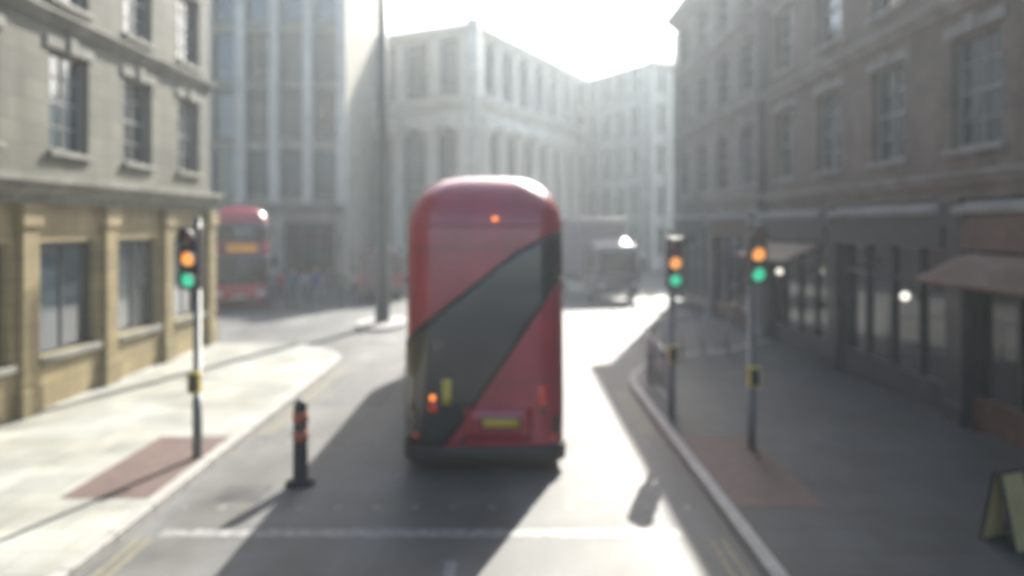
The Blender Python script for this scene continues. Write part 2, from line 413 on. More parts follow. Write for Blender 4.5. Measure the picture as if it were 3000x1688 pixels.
def grand(Mx, L, first):
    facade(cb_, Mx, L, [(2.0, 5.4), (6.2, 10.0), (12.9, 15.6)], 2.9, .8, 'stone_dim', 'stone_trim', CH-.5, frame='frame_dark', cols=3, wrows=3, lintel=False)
    band(cb_, Mx, L, 10.95, 1.2, .95, 'stone_column', 'entablature'); band(cb_, Mx, L, CH-1.0, .6, .5, 'stone_column', 'cornice')
    nb = int(L/2.9); m0 = (L-nb*2.9)/2
    b = MB(); b.box(0, L, -1.0, -.005, 0, 1.6, .03, Mx); b.build('plinth', M['stone_corner'], cb_)
    b = MB(); b.box(0.02, L-.02, -1.0, -.006, 10.2, 10.94, .02, Mx); b.build('architrave', M['stone_column'], cb_)
    b = MB(); b.box(0, L, .0, .3, CH-.4, CH, .02, Mx); b.build('parapet', M['stone_column'], cb_)
    for i in range(nb+1):
        c = inst('column', cm, cb_); c.matrix_local = Mx @ Matrix.Translation((max(.5, min(L-.5, m0+i*2.9)), -.5, 1.6))
        xx = max(.5, min(L-.5, m0+i*2.9)); b = MB(); b.box(xx-.42, xx+.42, -.42, -.003, 12.16, CH-1.01, .03, Mx); b.build('pilaster', M['stone_column'], cb_)
# left face: runs from far-left end to C with outward towards the camera
uL = Vector((6.1, -3.4, 0)).normalized(); LLen = 17.6
ML = Matrix.Translation((-uL.x*LLen, -uL.y*LLen, 0)) @ Matrix.Rotation(math.atan2(uL.y, uL.x), 4, 'Z')
uR = Vector((10.5, 22, 0)).normalized(); RLen = 26.5
MR = Matrix.Rotation(math.atan2(uR.y, uR.x), 4, 'Z')
grand(ML, LLen, 0); grand(MR, RLen, 0)
# solid block behind both faces and a corner pier
b = MB()
pts = [(-uL.x*LLen, -uL.y*LLen+.6), (-.1, .7), (uR.x*RLen-.6, uR.y*RLen), (-uL.x*LLen, uR.y*RLen)]
b.prism(pts, 'z', 0, CH-.6); b.build('rear_wall', M['stone_corner'], cb_)
b = MB(); b.tube([(0, -.1, 0), (0, -.1, CH+.1)], .5, 14); b.build('corner_pier', M['stone_corner'], cb_)

# --- right row: dark shopfronts, brick and stone above, faces -x at x=8
def right_building(name, label, y0, y1, H, wallm, shopm, mans, bay, pier, awn):
    L = y1-y0
    r = thing(name, label, 'building', (8, y1, .12), R(-90))     # local x -> world -y, outward -> world -x
    rows = [(4.9, 6.9), (8.1, 9.9), (10.9, 12.3)] if H < 13 else [(4.9, 6.9), (8.1, 9.9), (10.9, 12.7)]
    facade(r, I4, L, rows, bay, pier, wallm, 'stone_band', H, z_base=4.0, wrows=4)
    for z, h, p in ((4.25, .22, .18), (7.35, .28, .22), (10.25, .2, .18), (H-.45, .5, .55)):
        band(r, I4, L, z, h, p, 'stone_band', 'cornice')
    # shopfronts
    nsh = max(1, round(L/5.5)); w = L/nsh
    for i in range(nsh):
        x0 = i*w; x1 = x0+w
        b = MB(); b.box(x0+.32, x1-.32, -.16, .2, 3.1, 3.72, .02); b.build('fascia', M[shopm[i % len(shopm)]], r)
        b = MB(); b.prism([(-.005, 3.73), (-.34, 3.73), (-.34, 3.83), (-.005, 3.95)], 'x', x0+.3, x1-.3); b.build('fascia_cornice', M['stone_band'], r)
        b = MB(); b.box(x0+.3, x1-.3, .05, .3, 0, .55, .01); b.build('stall_riser', M[shopm[i % len(shopm)]], r)
        f = MB()
        nn = 4
        for k in range(nn+1):
            xx = x0+.34+(w-.68)*k/nn; f.box(xx-.04, xx+.04, .08, .2, .55, 3.1)
        f.box(x0+.3, x1-.3, .09, .19, 2.4, 2.48)
        fo = f.build('window', M['frame_dark'], r)
        p = MB(); p.bm.faces.new([p.bm.verts.new(q) for q in ((x0+.3, .16, .56), (x1-.3, .16, .56), (x1-.3, .16, 3.1), (x0+.3, .16, 3.1))])
        p.build('pane', GL[1], fo, False)
        if awn and i % 2 == 0:
            a = MB(); a.prism([(-.17, 3.05), (-1.1, 2.62), (-1.1, 2.56), (-.17, 2.99)], 'x', x0+.5, x1-.5); a.build('awning', M['shop_brown'], r)
    for i in range(nsh+1):
        x = min(max(i*w, .3), L-.3)
        b = MB(); b.box(x-.27, x+.27, -.12, .25, 0, 3.9, .02); b.box(x-.31, x+.31, -.2, -.1, 3.5, 3.98, .02); b.box(x-.31, x+.31, -.17, -.1, 0, .35, .02)
        b.build('pilaster', M['stone_band' if y0 > 20 else 'shop_dark'], r)
    core(r, .01, L-.01, .42, 15, H-.05, wallm); core(r, .05, L-.05, .3, 15, 4.1, wallm)
    if mans:
        b = MB(); b.prism([(1.6, H-.06), (2.4, H+3.3), (14.5, H+3.3), (15, H-.06)], 'x', .0, L); b.build('roof', M['slate'], r)
        for k in range(int(L/4)):
            x = 2+k*4
            d = MB(); d.box(x-.6, x+.6, 1.5, 2.6, H+.5, H+2.2, .02); d.box(x-.7, x+.7, 1.4, 2.6, H+2.2, H+2.35, .02); do = d.build('dormer', M['stone_band'], r)
            pp = MB(); pp.bm.faces.new([pp.bm.verts.new(q) for q in ((x-.45, 1.49, H+.7), (x+.45, 1.49, H+.7), (x+.45, 1.49, H+2.05), (x-.45, 1.49, H+2.05))]); pp.build('pane', GL[1], do, False)
    for x in (.15, L-.2):
        b = MB(); b.tube([(x, -.1, .1), (x, -.1, H-.6)], .055, 8); b.build('drainpipe', M['frame_dark'], r)
    return r
right_building('shop_building', 'pale stone building over dark shops, farther one on the right side at the junction', 24.5, 37.7, 13.4, 'stone_right', ['shop_dark', 'shop_brown'], True, 3.2, 1.5, False)
right_building('shop_building', 'brown brick building with grey stone bands over dark shopfronts on the near right', 8.5, 24.47, 12.6, 'brick', ['shop_dark', 'shop_dark', 'shop_brown'], False, 3.1, 1.6, True)
right_building('shop_building', 'grey stone building over dark shops at the right edge of the picture', -6, 8.47, 12.8, 'stone_right', ['shop_dark'], False, 3.0, 1.5, False)

# --- far right with spiky parapet, and hazy far end building
fb = thing('far_building', 'distant grey building with a spiked parapet at the right end of the roofline', 'building', (10.7, 60, .12), R(28))
facade(fb, I4, 9, [(1.2+i*3.2, 3.4+i*3.2) for i in range(5)], 1.8, .8, 'stone_far', 'stone_trim', 16.2, lintel=False, frame='frame_dark')
facade(fb, Matrix.Translation((0, 12, 0)) @ Matrix.Rotation(R(-90), 4, 'Z') @ Matrix.Translation((.01, 0, 0)), 11.98, [(1.2+i*3.2, 3.4+i*3.2) for i in range(5)], 2, .8, 'stone_far', 'stone_trim', 16.18, lintel=False, frame='frame_dark')
band(fb, I4, 9, 15.6, .5, .4, 'stone_trim'); core(fb, .45, 9, .4, 12, 16.1, 'stone_far')
b = MB()
for i in range(19): b.box(i*.48, i*.48+.2, .05, .25, 16.2, 16.9)
b.build('parapet', M['stone_far'], fb)
eb = thing('far_building', 'hazy far building closing the end of the street ahead', 'building', (3, 112, .12), R(-6))
facade(eb, I4, 22, [(1.2+i*3.6, 3.6+i*3.6) for i in range(6)], 2.2, 1.0, 'stone_far', 'stone_trim', 24, lintel=False, frame='frame_dark')
band(eb, I4, 22, 23.2, .8, .6, 'stone_trim'); core(eb, 0, 22, .4, 14, 23.9, 'stone_far')
eb2 = thing('far_building', 'lower hazy far block left of the one closing the street', 'building', (23, 96, .12), R(10))
facade(eb2, I4, 26, [(1.2+i*3.6, 3.6+i*3.6) for i in range(5)], 2.2, 1.0, 'stone_far', 'stone_trim', 20, lintel=False, frame='frame_dark')
core(eb2, 0, 26, .4, 14, 19.9, 'stone_far'); band(eb2, I4, 26, 19.2, .8, .6, 'stone_trim')
eb2['label'] = 'lower hazy far block right of the one closing the street'
for (bl, L_, bay_, H_) in ((fb, 9, 1.8, 15.5), (eb, 22, 2.2, 23.1), (eb2, 26, 2.2, 19.1)):
    n_ = int(L_/bay_); m_ = (L_-n_*bay_)/2
    for i in range(n_+1):
        b = MB(); b.box(max(.01, m_+i*bay_-.3), min(L_-.01, m_+i*bay_+.3), -.35, -.003, 0, H_, .03); b.build('pilaster', M['stone_column'], bl)


# ------------------------------------------------------------ vehicles
def wheel(root, x, y, z, r, w, side):
    b = MB(); P = []
    prof = [(r*.62, -w/2), (r*.9, -w/2), (r, -w*.38), (r, w*.38), (r*.9, w/2), (r*.62, w/2)]
    for q, t in prof: P.append([(x+t, y+q*math.cos(2*math.pi*k/28), z+q*math.sin(2*math.pi*k/28)) for k in range(28)])
    P.append(P[0])
    b.grid([list(p) for p in P], closed=True); o = b.build('wheel', M['rubber'], root)
    h = MB(); P = []
    for q, t in [(r*.63, .46), (r*.6, .36), (r*.3, .3), (r*.26, .48), (.01, .5)]:
        P.append([(x+side*t*w, y+q*math.cos(2*math.pi*k/20), z+q*math.sin(2*math.pi*k/20)) for k in range(20)])
    h.grid(P, closed=True); h.build('rim', M['steel'], o)
    return o

class Shell:
    """rounded bus shell. s = distance along plan outline from the centre of the near end (+ = right), z height"""
    def __init__(s, w=1.2, L=11.0, rc=.42, H=4.4, dome=.78, zb=.17):
        s.w, s.L, s.rc, s.H, s.dome, s.zb = w, L, rc, H, dome, zb
        s.s1 = w-rc; s.s2 = s.s1+rc*math.pi/2; s.s3 = s.s2+(L-2*rc); s.s4 = s.s3+rc*math.pi/2; s.s5 = s.s4+s.s1
    def inset(s, z):
        t = (z-(s.H-s.dome))/s.dome
        if t <= 0: return 0.02*max(0, (z-1.0)/(s.H-s.dome-1.0))
        t = min(t, 1); return .02+.74*(1-math.sqrt(max(0, 1-t*t*.985)))
    def P(s, q, z, off=0):
        i = s.inset(z)-off
        sg = 1 if q >= 0 else -1; a = abs(q)
        w, L, rc = s.w-i, s.L-i, s.rc
        rc = min(rc, w-.05)
        y0 = i + .20*max(0, (z-1.2)/s.H)**2
        bow = .07
        if a <= s.s1: x = (w-rc)*a/s.s1; y = y0+bow*(x/w)**2
        elif a <= s.s2:
            t = (a-s.s1)/(s.s2-s.s1)*math.pi/2; x = w-rc+rc*math.sin(t); y = y0+bow*((w-rc)/w)**2+rc-rc*math.cos(t)
        elif a <= s.s3:
            t = (a-s.s2)/(s.s3-s.s2); x = w; y = (y0+rc+bow*.4)*(1-t)+(L-rc)*t
        elif a <= s.s4:
            t = (a-s.s3)/(s.s4-s.s3)*math.pi/2; x = w-rc+rc*math.cos(t); y = L-rc+rc*math.sin(t)
        else: x = (w-rc)*(1-(a-s.s4)/s.s1); y = L
        return Vector((sg*x, y, z))
    def body(s, m, root):
        b = MB()
        qs = []
        def lin(a, c, n): return [a+(c-a)*k/n for k in range(n)]
        half = lin(0, s.s1, 8)+lin(s.s1, s.s2, 10)+lin(s.s2, s.s3, 12)+lin(s.s3, s.s4, 6)+lin(s.s4, s.s5, 3)
        qs = half+[s.s5]+[-v for v in reversed(half[1:])]
        zs = [s.zb, .5, 1, 1.5, 2, 2.5, 3, 3.4, s.H-s.dome]+[s.H-s.dome+s.dome*math.sin(math.pi/2*k/12) for k in range(1, 13)]
        P = [[s.P(q, z) for q in qs] for z in zs]
        V = b.grid(P, closed=True)
        c = [sum((v.co for v in V[-1]), Vector())/len(V[-1])]
        f = b.bm.faces.new(V[-1]); f.smooth = True
        b.bm.faces.new(list(reversed(V[0])))
        return b.build('body', m, root)
    def patch(s, name, m, root, q0, q1, lo, hi, off=.008, nq=24, nz=10, rim=True):
        """panel over the shell between s=q0..q1, z=lo(s)..hi(s), with a little edge thickness"""
        b = MB(); lo_ = lo if callable(lo) else (lambda q: lo); hi_ = hi if callable(hi) else (lambda q: hi)
        P = []
        for i in range(nq+1):
            q = q0+(q1-q0)*i/nq
            P.append([s.P(q, lo_(q)+(hi_(q)-lo_(q))*k/nz, off) for k in range(nz+1)])
        V = b.grid(P)
        loop = [V[i][0] for i in range(nq+1)]+[V[nq][k] for k in range(1, nz+1)]+[V[i][nz] for i in range(nq-1, -1, -1)]+[V[0][k] for k in range(nz-1, 0, -1)]
        cen = Vector((0, s.L/2, 2.2))
        back = []
        for v in loop:
            d = (cen-v.co); d.z = 0; d.normalize(); back.append(b.bm.verts.new(v.co+d*.03))
        for k in range(len(loop)):
            b.bm.faces.new((loop[k], loop[(k+1) % len(loop)], back[(k+1) % len(loop)], back[k]))
        return b.build(name, m, root)

def interp(pts):
    def f(q):
        if q <= pts[0][0]: return pts[0][1]
        for (a, u), (c, v) in zip(pts[:-1], pts[1:]):
            if q <= c: return u+(v-u)*(q-a)/(c-a)
        return pts[-1][1]
    return f
def smooth(pts, r=.12):
    g = interp(pts)
    return lambda q: sum(g(q+r*k/3) for k in range(-3, 4))/7

# --- the red bus ahead (rear towards the camera)
BY = 11.3
bus = thing('double_decker_bus', 'red double decker bus seen from behind with dark glass sweeping diagonally across its rear', 'bus', (-.41, BY, 0))
sh = Shell(w=1.19, L=11.1)
sh.body(M['bus_red'], bus)
W = 1.19
up = smooth([(-1.6, 1.55), (-1.19, 1.95), (.45, 3.22), (.9, 3.45), (1.25, 3.52), (3.0, 3.55)], .1)
lo = smooth([(-1.6, .42), (-.56, .42), (.77, 2.36), (1.12, 2.84), (1.4, 2.86), (3.0, 2.86)], .07)
sh.patch('staircase_window', M['bus_glass'], bus, -1.42, 1.9, lo, up, .010, 60, 16)
# edge seal along the upper edge of the sweep
sh.patch('window_seal', M['black'], bus, -1.42, 1.9, lambda q: up(q)-.002, lambda q: up(q)+.035, .014, 60, 2)
sh.patch('window_seal', M['black'], bus, -.5, 1.9, lambda q: lo(q)-.035, lambda q: lo(q)+.002, .014, 60, 2)
# upper panel joint, roof edge trim strip
sh.patch('roof_trim', M['bus_red'], bus, -1.45, 1.45, lambda q: 3.63, lambda q: 3.68, .022, 40, 2)
sh.patch('bumper', M['black'], bus, -1.5, 1.5, .18, .42, .035, 40, 3)
# side windows, both decks, both sides
for sg in (-1, 1):
    for k in range(7):
        a = sh.s2+.55+k*1.35
        if sg == 1 and k == 0: continue
        q0, q1 = (sg*a, sg*(a+1.22)); q0, q1 = min(q0, q1), max(q0, q1)
        sh.patch('side_window', M['bus_glass'], bus, q0, q1, 2.86, 3.55, .01, 3, 3)
        if not (sg == -1 and k in (0, 4)): sh.patch('side_window', M['bus_glass'], bus, q0, q1, 1.25, 2.2, .01, 3, 3)
    for y in (2.9, 8.6): wheel(bus, sg*1.06, y, .48, .48, .28, sg)
# rear door edge, grab rail, sticker
sh.patch('rear_door', M['black'], bus, -1.30, -1.26, .45, 1.95, .018, 2, 6)
sh.patch('rear_door', M['black'], bus, -.80, -.77, .46, 2.0, .018, 2, 6)
sh.patch('notice', M['yellow'], bus, -.60, -.47, 1.03, 1.40, .016, 3, 3)
# plates, lights, grille
sh.patch('number_plate', M['plate'], bus, -.02, .50, .70, .82, .022, 4, 2)
sh.patch('plate_holder', M['black'], bus, -.05, .53, .67, .85, .015, 4, 2)
for q in (.78,):
    sh.patch('tail_light', M['red_lens'], bus, q, q+.12, 1.02, 1.30, .025, 4, 4)
    sh.patch('indicator', M['lens_off'], bus, q+.02, q+.10, .87, .97, .025, 4, 4)
sh.patch('tail_light', M['red_lens'], bus, -.78, -.66, .92, 1.06, .03, 4, 4)
sh.patch('indicator', M['orange_lamp'], bus, -.76, -.69, 1.09, 1.16, .03, 4, 4)
sh.patch('brake_light', M['orange_lamp'], bus, .12, .20, 3.72, 3.77, .03, 4, 2)
for k in range(6): sh.patch('vent', M['black'], bus, .96, 1.22, .56+k*.05, .58+k*.05, .013, 4, 1)
sh.patch('panel_seam', M['black'], bus, -1.45, 1.45, 2.512, 2.520, .006, 40, 1) if False else None
for z in (1.36, 2.30): sh.patch('panel_seam', M['black'], bus, (-.02 if z < 2 else .86), 1.45, z, z+.010, .004, 20, 1)
sh.patch('panel_seam', M['black'], bus, -1.3, .55, 3.30, 3.31, .004, 20, 1)
sh.patch('panel_seam', M['black'], bus, -.012, -.004, 3.31, 3.63, .004, 2, 6)
sh.patch('tow_cover', M['black'], bus, -.34, -.26, .47, .55, .016, 3, 3)
sh.patch('engine_cover', M['bus_red'], bus, -.28, .70, .50, 1.32 if False else .98, .012, 6, 3)
for sg in (-1, 1):
    sh.patch('reflector', M['red_lens'], bus, sg*1.0-.04, sg*1.0+.04, .52, .60, .02, 2, 2)
    m = MB(); m.tube([(sg*1.12, 10.9, 2.45), (sg*1.38, 11.0, 2.42), (sg*1.40, 11.0, 2.2)], .02, 8)
    mo = m.build('mirror_arm', M['black'], bus); m = MB(); m.box(sg*1.40-.10, sg*1.40+.10, 10.95, 11.05, 1.85, 2.25, .03); m.build('mirror', M['black'], mo)

# --- second red bus, front towards the camera, on the side street
b2 = thing('double_decker_bus', 'distant red double decker bus facing the camera by the left side street', 'bus', (-11.5, 32.6, 0), R(19))
s2 = Shell(w=1.2, L=10.6, rc=.3)
s2.body(M['bus_red'], b2)
s2.patch('upper_windscreen', M['bus_glass'], b2, -1.3, 1.3, 2.95, 3.72, .01, 20, 5)
s2.patch('windscreen', M['bus_glass'], b2, -1.28, 1.28, 1.15, 2.38, .01, 20, 6)
s2.patch('destination_blind', M['blind'], b2, -.5, .75, 2.5, 2.82, .015, 6, 3)
s2.patch('blind_surround', M['black'], b2, -.75, .95, 2.43, 2.88, .008, 6, 3)
s2.patch('bumper', M['black'], b2, -1.3, 1.3, .28, .5, .03, 12, 2)
s2.patch('number_plate', mat('plate_white', (.6, .6, .58), .5), b2, -.26, .26, .56, .67, .035, 2, 2)
for sg in (-1, 1):
    s2.patch('headlight', M['headlamp'], b2, min(sg*.7, sg*1.1), max(sg*.7, sg*1.1), .62, .86, .02, 6, 3)
    m = MB(); m.tube([(sg*1.0, .2, 2.5), (sg*1.4, -.15, 2.5), (sg*1.42, -.18, 2.3)], .03, 8); mo = m.build('mirror_arm', M['black'], b2)
    m = MB(); m.box(sg*1.42-.12, sg*1.42+.12, -.24, -.12, 1.85, 2.3, .03); m.build('mirror', M['black'], mo)
    for y in (2.4, 8.0): wheel(b2, sg*1.06, y, .48, .48, .28, sg)
    for k in range(6):
        a = s2.s2+.4+k*1.5; q0, q1 = sorted((sg*a, sg*(a+1.38)))
        s2.patch('side_window', M['bus_glass'], b2, q0, q1, 2.95, 3.6, .01, 3, 3); s2.patch('side_window', M['bus_glass'], b2, q0, q1, 1.3, 2.25, .01, 3, 3)
m = MB(); m.tube([(-.1, -.03, 1.2), (-.75, -.03, 1.95)], .015, 6); m.tube([(.5, -.03, 1.2), (.05, -.03, 1.95)], .015, 6); m.build('wiper', M['black'], b2)

# --- box lorry on the right of the junction
lo_ = thing('box_lorry', 'dark purple box lorry standing right of the bus beyond the junction', 'lorry', (5.0, 36.2, 0), R(14))
b = MB(); b.box(-1.15, 1.15, 2.0, 7.3, 1.15, 3.9, .05); b.build('cargo_box', M['lorry'], lo_)
b = MB(); b.box(-1.18, 1.18, 1.97, 2.03, 1.12, 3.93, .01); b.build('box_frame', M['steel'], lo_)
b = MB(); b.prism([(0.0, .55), (0.0, 1.35), (.28, 2.45), (.6, 2.75), (1.85, 2.75), (1.85, .55)], 'x', -1.08, 1.08)
bmesh.ops.bevel(b.bm, geom=list(b.bm.edges), offset=.06, segments=3, affect='EDGES'); b.build('cab', M['lorry_cab'], lo_)
b = MB(); q = Vector((0, -.27*1, 0))
b.bm.faces.new([b.bm.verts.new(p) for p in ((-.95, -.005, 1.42), (.95, -.005, 1.42), (.9, .245, 2.42), (-.9, .245, 2.42))]); b.box(-.95, .95, .0, .03, 1.36, 1.42); b.build('windscreen', M['bus_glass'], lo_)
for sg in (-1, 1):
    b = MB(); b.prism([(.35, 1.45), (.52, 2.35), (1.4, 2.4), (1.4, 1.45)], 'x', sg*1.085-.008, sg*1.085+.008); b.build('side_window', M['bus_glass'], lo_)
    b = MB(); b.box(sg*.83-.16, sg*.83+.16, -.04, .05, .72, .92, .02); b.build('headlight', M['headlamp'], lo_)
    b = MB(); b.tube([(sg*1.05, .3, 2.3), (sg*1.3, .15, 2.25), (sg*1.3, .15, 1.7)], .02, 6); b.box(sg*1.3-.1, sg*1.3+.1, .1, .17, 1.6, 2.15, .02); b.build('mirror', M['black'], lo_)
    for y in (.95, 5.6): wheel(lo_, sg*.98, y, .45, .45, .26, sg)
b = MB(); b.box(-.4, .4, 1.5, 7.2, .7, 1.12, .02); b.box(-1.1, 1.1, -.05, .1, .42, .62, .03); b.build('chassis', M['black'], lo_)
b = MB(); b.prism([(2.0, 3.2), (.9, 2.78), (1.85, 2.78), (2.0, 2.9)], 'x', -.9, .9); b.build('wind_deflector', M['lorry_cab'], lo_)

# --- maroon van left of the bus, beyond the junction
vn = thing('van', 'dark maroon van seen from behind, just left of the red bus across the junction', 'van', (-6.2, 36.5, 0), R(8))
b = MB(); P = []
prof = [(-.98, .35), (-1.0, .6), (-1.0, 1.3), (-.92, 2.1), (-.75, 2.42), (0, 2.5), (.75, 2.42), (.92, 2.1), (1.0, 1.3), (1.0, .6), (.98, .35)]
b = MB(); b.prism(prof, 'y', 0, 5.2); bmesh.ops.bevel(b.bm, geom=[e for e in b.bm.edges], offset=.04, segments=2, affect='EDGES'); b.build('body', M['maroon'], vn)
for sg in (-1, 1):
    b = MB(); b.prism([(sg*.08, 1.4), (sg*.85, 1.4), (sg*.76, 2.1), (sg*.08, 2.15)], 'y', -.012, .02); b.build('rear_window', M['bus_glass'], vn)
    b = MB(); b.box(sg*.93-.06, sg*.93+.06, -.02, .08, .85, 1.35, .01); b.build('tail_light', M['red_lens'], vn)
    for y in (.95, 4.2): wheel(vn, sg*.86, y, .34, .34, .22, sg)
b = MB(); b.box(-.95, .95, -.08, .1, .38, .58, .03); b.build('bumper', M['black'], vn)
b = MB(); b.box(-.26, .26, -.015, .0, .75, .86); b.build('number_plate', M['plate'], vn)
b = MB(); b.box(-.006, .006, -.012, .02, .6, 2.3); b.build('door_seam', M['black'], vn)

# ------------------------------------------------------------ traffic signals
def signal(label, x, y, top, rz=0, post_m='pole_grey'):
    t = thing('traffic_signal', label, 'traffic light', (x, y, .12), rz, 'traffic signals at the crossing')
    b = MB(); b.tube([(0, 0, 0), (0, 0, .9), (0, 0, .9), (0, 0, top+.05)], [.07, .07, .057, .057], 14); b.tube([(0, 0, top+.05), (0, 0, top+.09)], [.065, .02], 14); b.build('pole', M[post_m], t)
    hz = top-1.0      # bottom of the head
    b = MB(); b.box(-.14, .14, -.33, -.10, hz, hz+.93, .03); hd = b.build('signal_head', M['black'], t)
    for k, (mm, nm) in enumerate((('green', 'green_lamp'), ('amber', 'amber_lamp'), ('lens_off', 'red_lamp'))):
        zc = hz+.155+k*.31
        l = MB(); P = []
        for q, d in ((.105, 0), (.09, .012), (.05, .022), (.005, .026)): P.append([(q*math.cos(2*math.pi*i/20), -.331-d, zc+q*math.sin(2*math.pi*i/20)) for i in range(20)])
        l.grid(P, closed=True); l.build(nm, M[mm], hd)
        v = MB(); P = []
        for d0 in (0, .17):
            P.append([(.118*math.cos(a), -.33-d0*(1 if True else 0)*(.55+.45*math.sin(a)), zc+.118*math.sin(a)) for a in [R(-30+240*i/16) for i in range(17)]])
        P2 = [[(p[0]*1.06, p[1], zc+(p[2]-zc)*1.06) for p in row] for row in P]
        v.grid(P); v.grid(P2); v.build('visor', M['black'], hd)
    for z in (hz+.1, hz+.8):
        b = MB(); b.box(-.04, .04, -.11, .02, z-.03, z+.03, .005); b.build('bracket', M['pole_grey'], t)
    b = MB(); b.box(-.09, .09, -.17, -.05, 1.0, 1.32, .02); pb = b.build('push_button_box', M['yellow'], t)
    b = MB(); b.box(-.065, .065, -.176, -.168, 1.03, 1.29); b.build('button_panel', M['black'], pb)
    return t
PX = 1945.
signal('traffic light on the left pavement edge, lit amber over green, left of the bus', -4.78, 11.75, 3.57)
signal('traffic light on the right kerb next to the sunlit road, lit amber over green', 2.95, 14.3, 3.38)
signal('rightmost traffic light, set back on the shaded right pavement, lit amber over green', 3.78, 12.2, 3.62)

# ------------------------------------------------------------ lamp column beyond the crossing
lc = thing('lamp_column', 'tall dark lamp column on the left rising in front of the office block', 'street lamp', (-4.72, 28.2, 0))
b = MB(); b.tube([(0, 0, 0), (0, 0, .05), (0, 0, 1.4), (0, 0, 1.5), (0, 0, 7), (0, 0, 12.6)], [.32, .27, .27, .21, .19, .15], 16); b.build('pole', M['pole_dark'], lc)
b = MB(); b.tube([(0, 0, 12.5), (.1, 0, 12.9), (.6, 0, 13.2), (1.4, 0, 13.25)], .045, 8); ar = b.build('arm', M['pole_dark'], lc)
b = MB(); b.box(1.2, 1.9, -.15, .15, 13.18, 13.32, .04); b.build('lantern', M['grey_metal'], lc)
b = MB(); b.box(-.1, .1, -.215, -.19, .4, 1.0, .005); b.build('access_door', M['pole_dark'], lc)
# small refuge it stands on
b = MB(); b.prism([(-4.72+.9*math.cos(2*math.pi*k/24), 28.2+1.8*math.sin(2*math.pi*k/24)) for k in range(24)], 'z', -.05, .12); o = b.build('traffic_island', M['kerb']); o['kind'] = 'structure'
lc.location.z = .12

# ------------------------------------------------------------ bollard beside the bus
bo = thing('bollard', 'black bollard with orange bands standing in the road left of the bus', 'bollard', (-2.98, 10.9, 0))
b = MB(); b.tube([(0, 0, 0), (0, 0, .05), (0, 0, .06), (0, 0, 1.1), (0, 0, 1.17), (0, 0, 1.2)], [.2, .2, .105, .095, .08, .03], 20); b.build('post', M['black'], bo)
for z in (.62, .88):
    b = MB(); b.tube([(0, 0, z), (0, 0, z+.15)], .108, 20); b.build('reflective_band', M['orange_band'], bo)

# ------------------------------------------------------------ wall lamps on the right shops
def wall_lamp(label, y, z):
    t = thing('wall_lamp', label, 'wall lamp', (7.84, y, z), 0, 'wall lamps on the right shopfronts')
    b = MB(); b.box(-.02, .04, -.06, .06, -.1, .1, .01); b.tube([(0, 0, .05), (-.15, 0, .12), (-.25, 0, .08)], .012, 8); b.build('bracket', M['black'], t)
    b = MB(); P = []
    for k in range(9):
        a = math.pi*k/8; P.append([(-.27+.085*math.sin(a)*math.cos(2*math.pi*i/14)+.0001, .085*math.sin(a)*math.sin(2*math.pi*i/14), -.02+.085*math.cos(a)) for i in range(14)])
    b.grid(P, closed=True); b.build('globe', M['white_lamp'], t)
for y, z, lab in ((21.9, 2.35, 'small white globe lamp on the shops, the farther of the two on the right'), (14.9, 2.3, 'small white globe lamp on the near right brick building shopfront')):
    wall_lamp(lab, y, z)

# ------------------------------------------------------------ guard rail and cycle stands on the right corner
gr = thing('guard_rail', 'grey steel pedestrian guard rail round the right corner kerb', 'railing', (0, 0, .12))
pts = arc(RK+5, 17.0, 4.65, 178, 112, 6)
pts = [(RK+.35, 14.8)]+pts
for (x0, y0), (x1, y1) in zip(pts[:-1], pts[1:]):
    b = MB(); b.tube([(x0, y0, 1.05), (x1, y1, 1.05)], .024, 8); b.tube([(x0, y0, .15), (x1, y1, .15)], .018, 8);     L = math.hypot(x1-x0, y1-y0); nn = int(L/.12)
    for k in range(1, nn): b.tube([(x0+(x1-x0)*k/nn, y0+(y1-y0)*k/nn, .15), (x0+(x1-x0)*k/nn, y0+(y1-y0)*k/nn, 1.05)], .007, 5)
    b.build('rail', M['steel'], gr)
for x, y in pts:
    b = MB(); b.tube([(x, y, 0), (x, y, 1.1)], .032, 10); b.build('post', M['steel'], gr)
hb = MB(); hb.tube([(-.38, 0, 0), (-.38, 0, .6)]+[(-.38*math.cos(a), 0, .6+.25*math.sin(a)) for a in [R(15*k) for k in range(1, 12)]]+[(.38, 0, .6), (.38, 0, 0)], .026, 10)
hm = hb.mesh('cycle_stand', M['steel'])
for i, (x, y) in enumerate(((4.55, 31.6), (5.35, 31.9), (6.15, 32.2), (6.95, 32.5))):
    o = inst('cycle_stand', hm, None, (x, y, 0)); tag(o, ['hooped steel cycle stand nearest the bus, first of the row of four', 'hooped steel cycle stand, second from the bus in the row of four', 'hooped steel cycle stand, third from the bus in the row of four', 'hooped steel cycle stand nearest the right building, last of the row'][i], 'cycle stand', 'steel cycle stands beyond the junction')

# ------------------------------------------------------------ folding board sign at bottom right
sb = thing('board_sign', 'pale yellow folding board standing on the shaded pavement at bottom right', 'sign', (5.52, 8.6, .12), R(22))
for sg, rx in ((-1, 12), (1, -12)):
    b = MB(); b.box(-.17, .17, -.012, .012, 0, .80, .008, Matrix.Translation((0, sg*.2, 0)) @ Matrix.Rotation(R(-rx*1.0), 4, 'X')); b.build('panel', M['cream'], sb)
    b = MB(); f = Matrix.Translation((0, sg*.2, 0)) @ Matrix.Rotation(R(-rx*1.0), 4, 'X')
    for a in ((-.2, -.17, 0, .83), (.17, .2, 0, .83)): b.box(a[0], a[1], -.02, .02, a[2], a[3], .004, f)
    b.box(-.17, .17, -.02, .02, .80, .83, .004, f); b.build('frame', M['frame_dark'], sb)

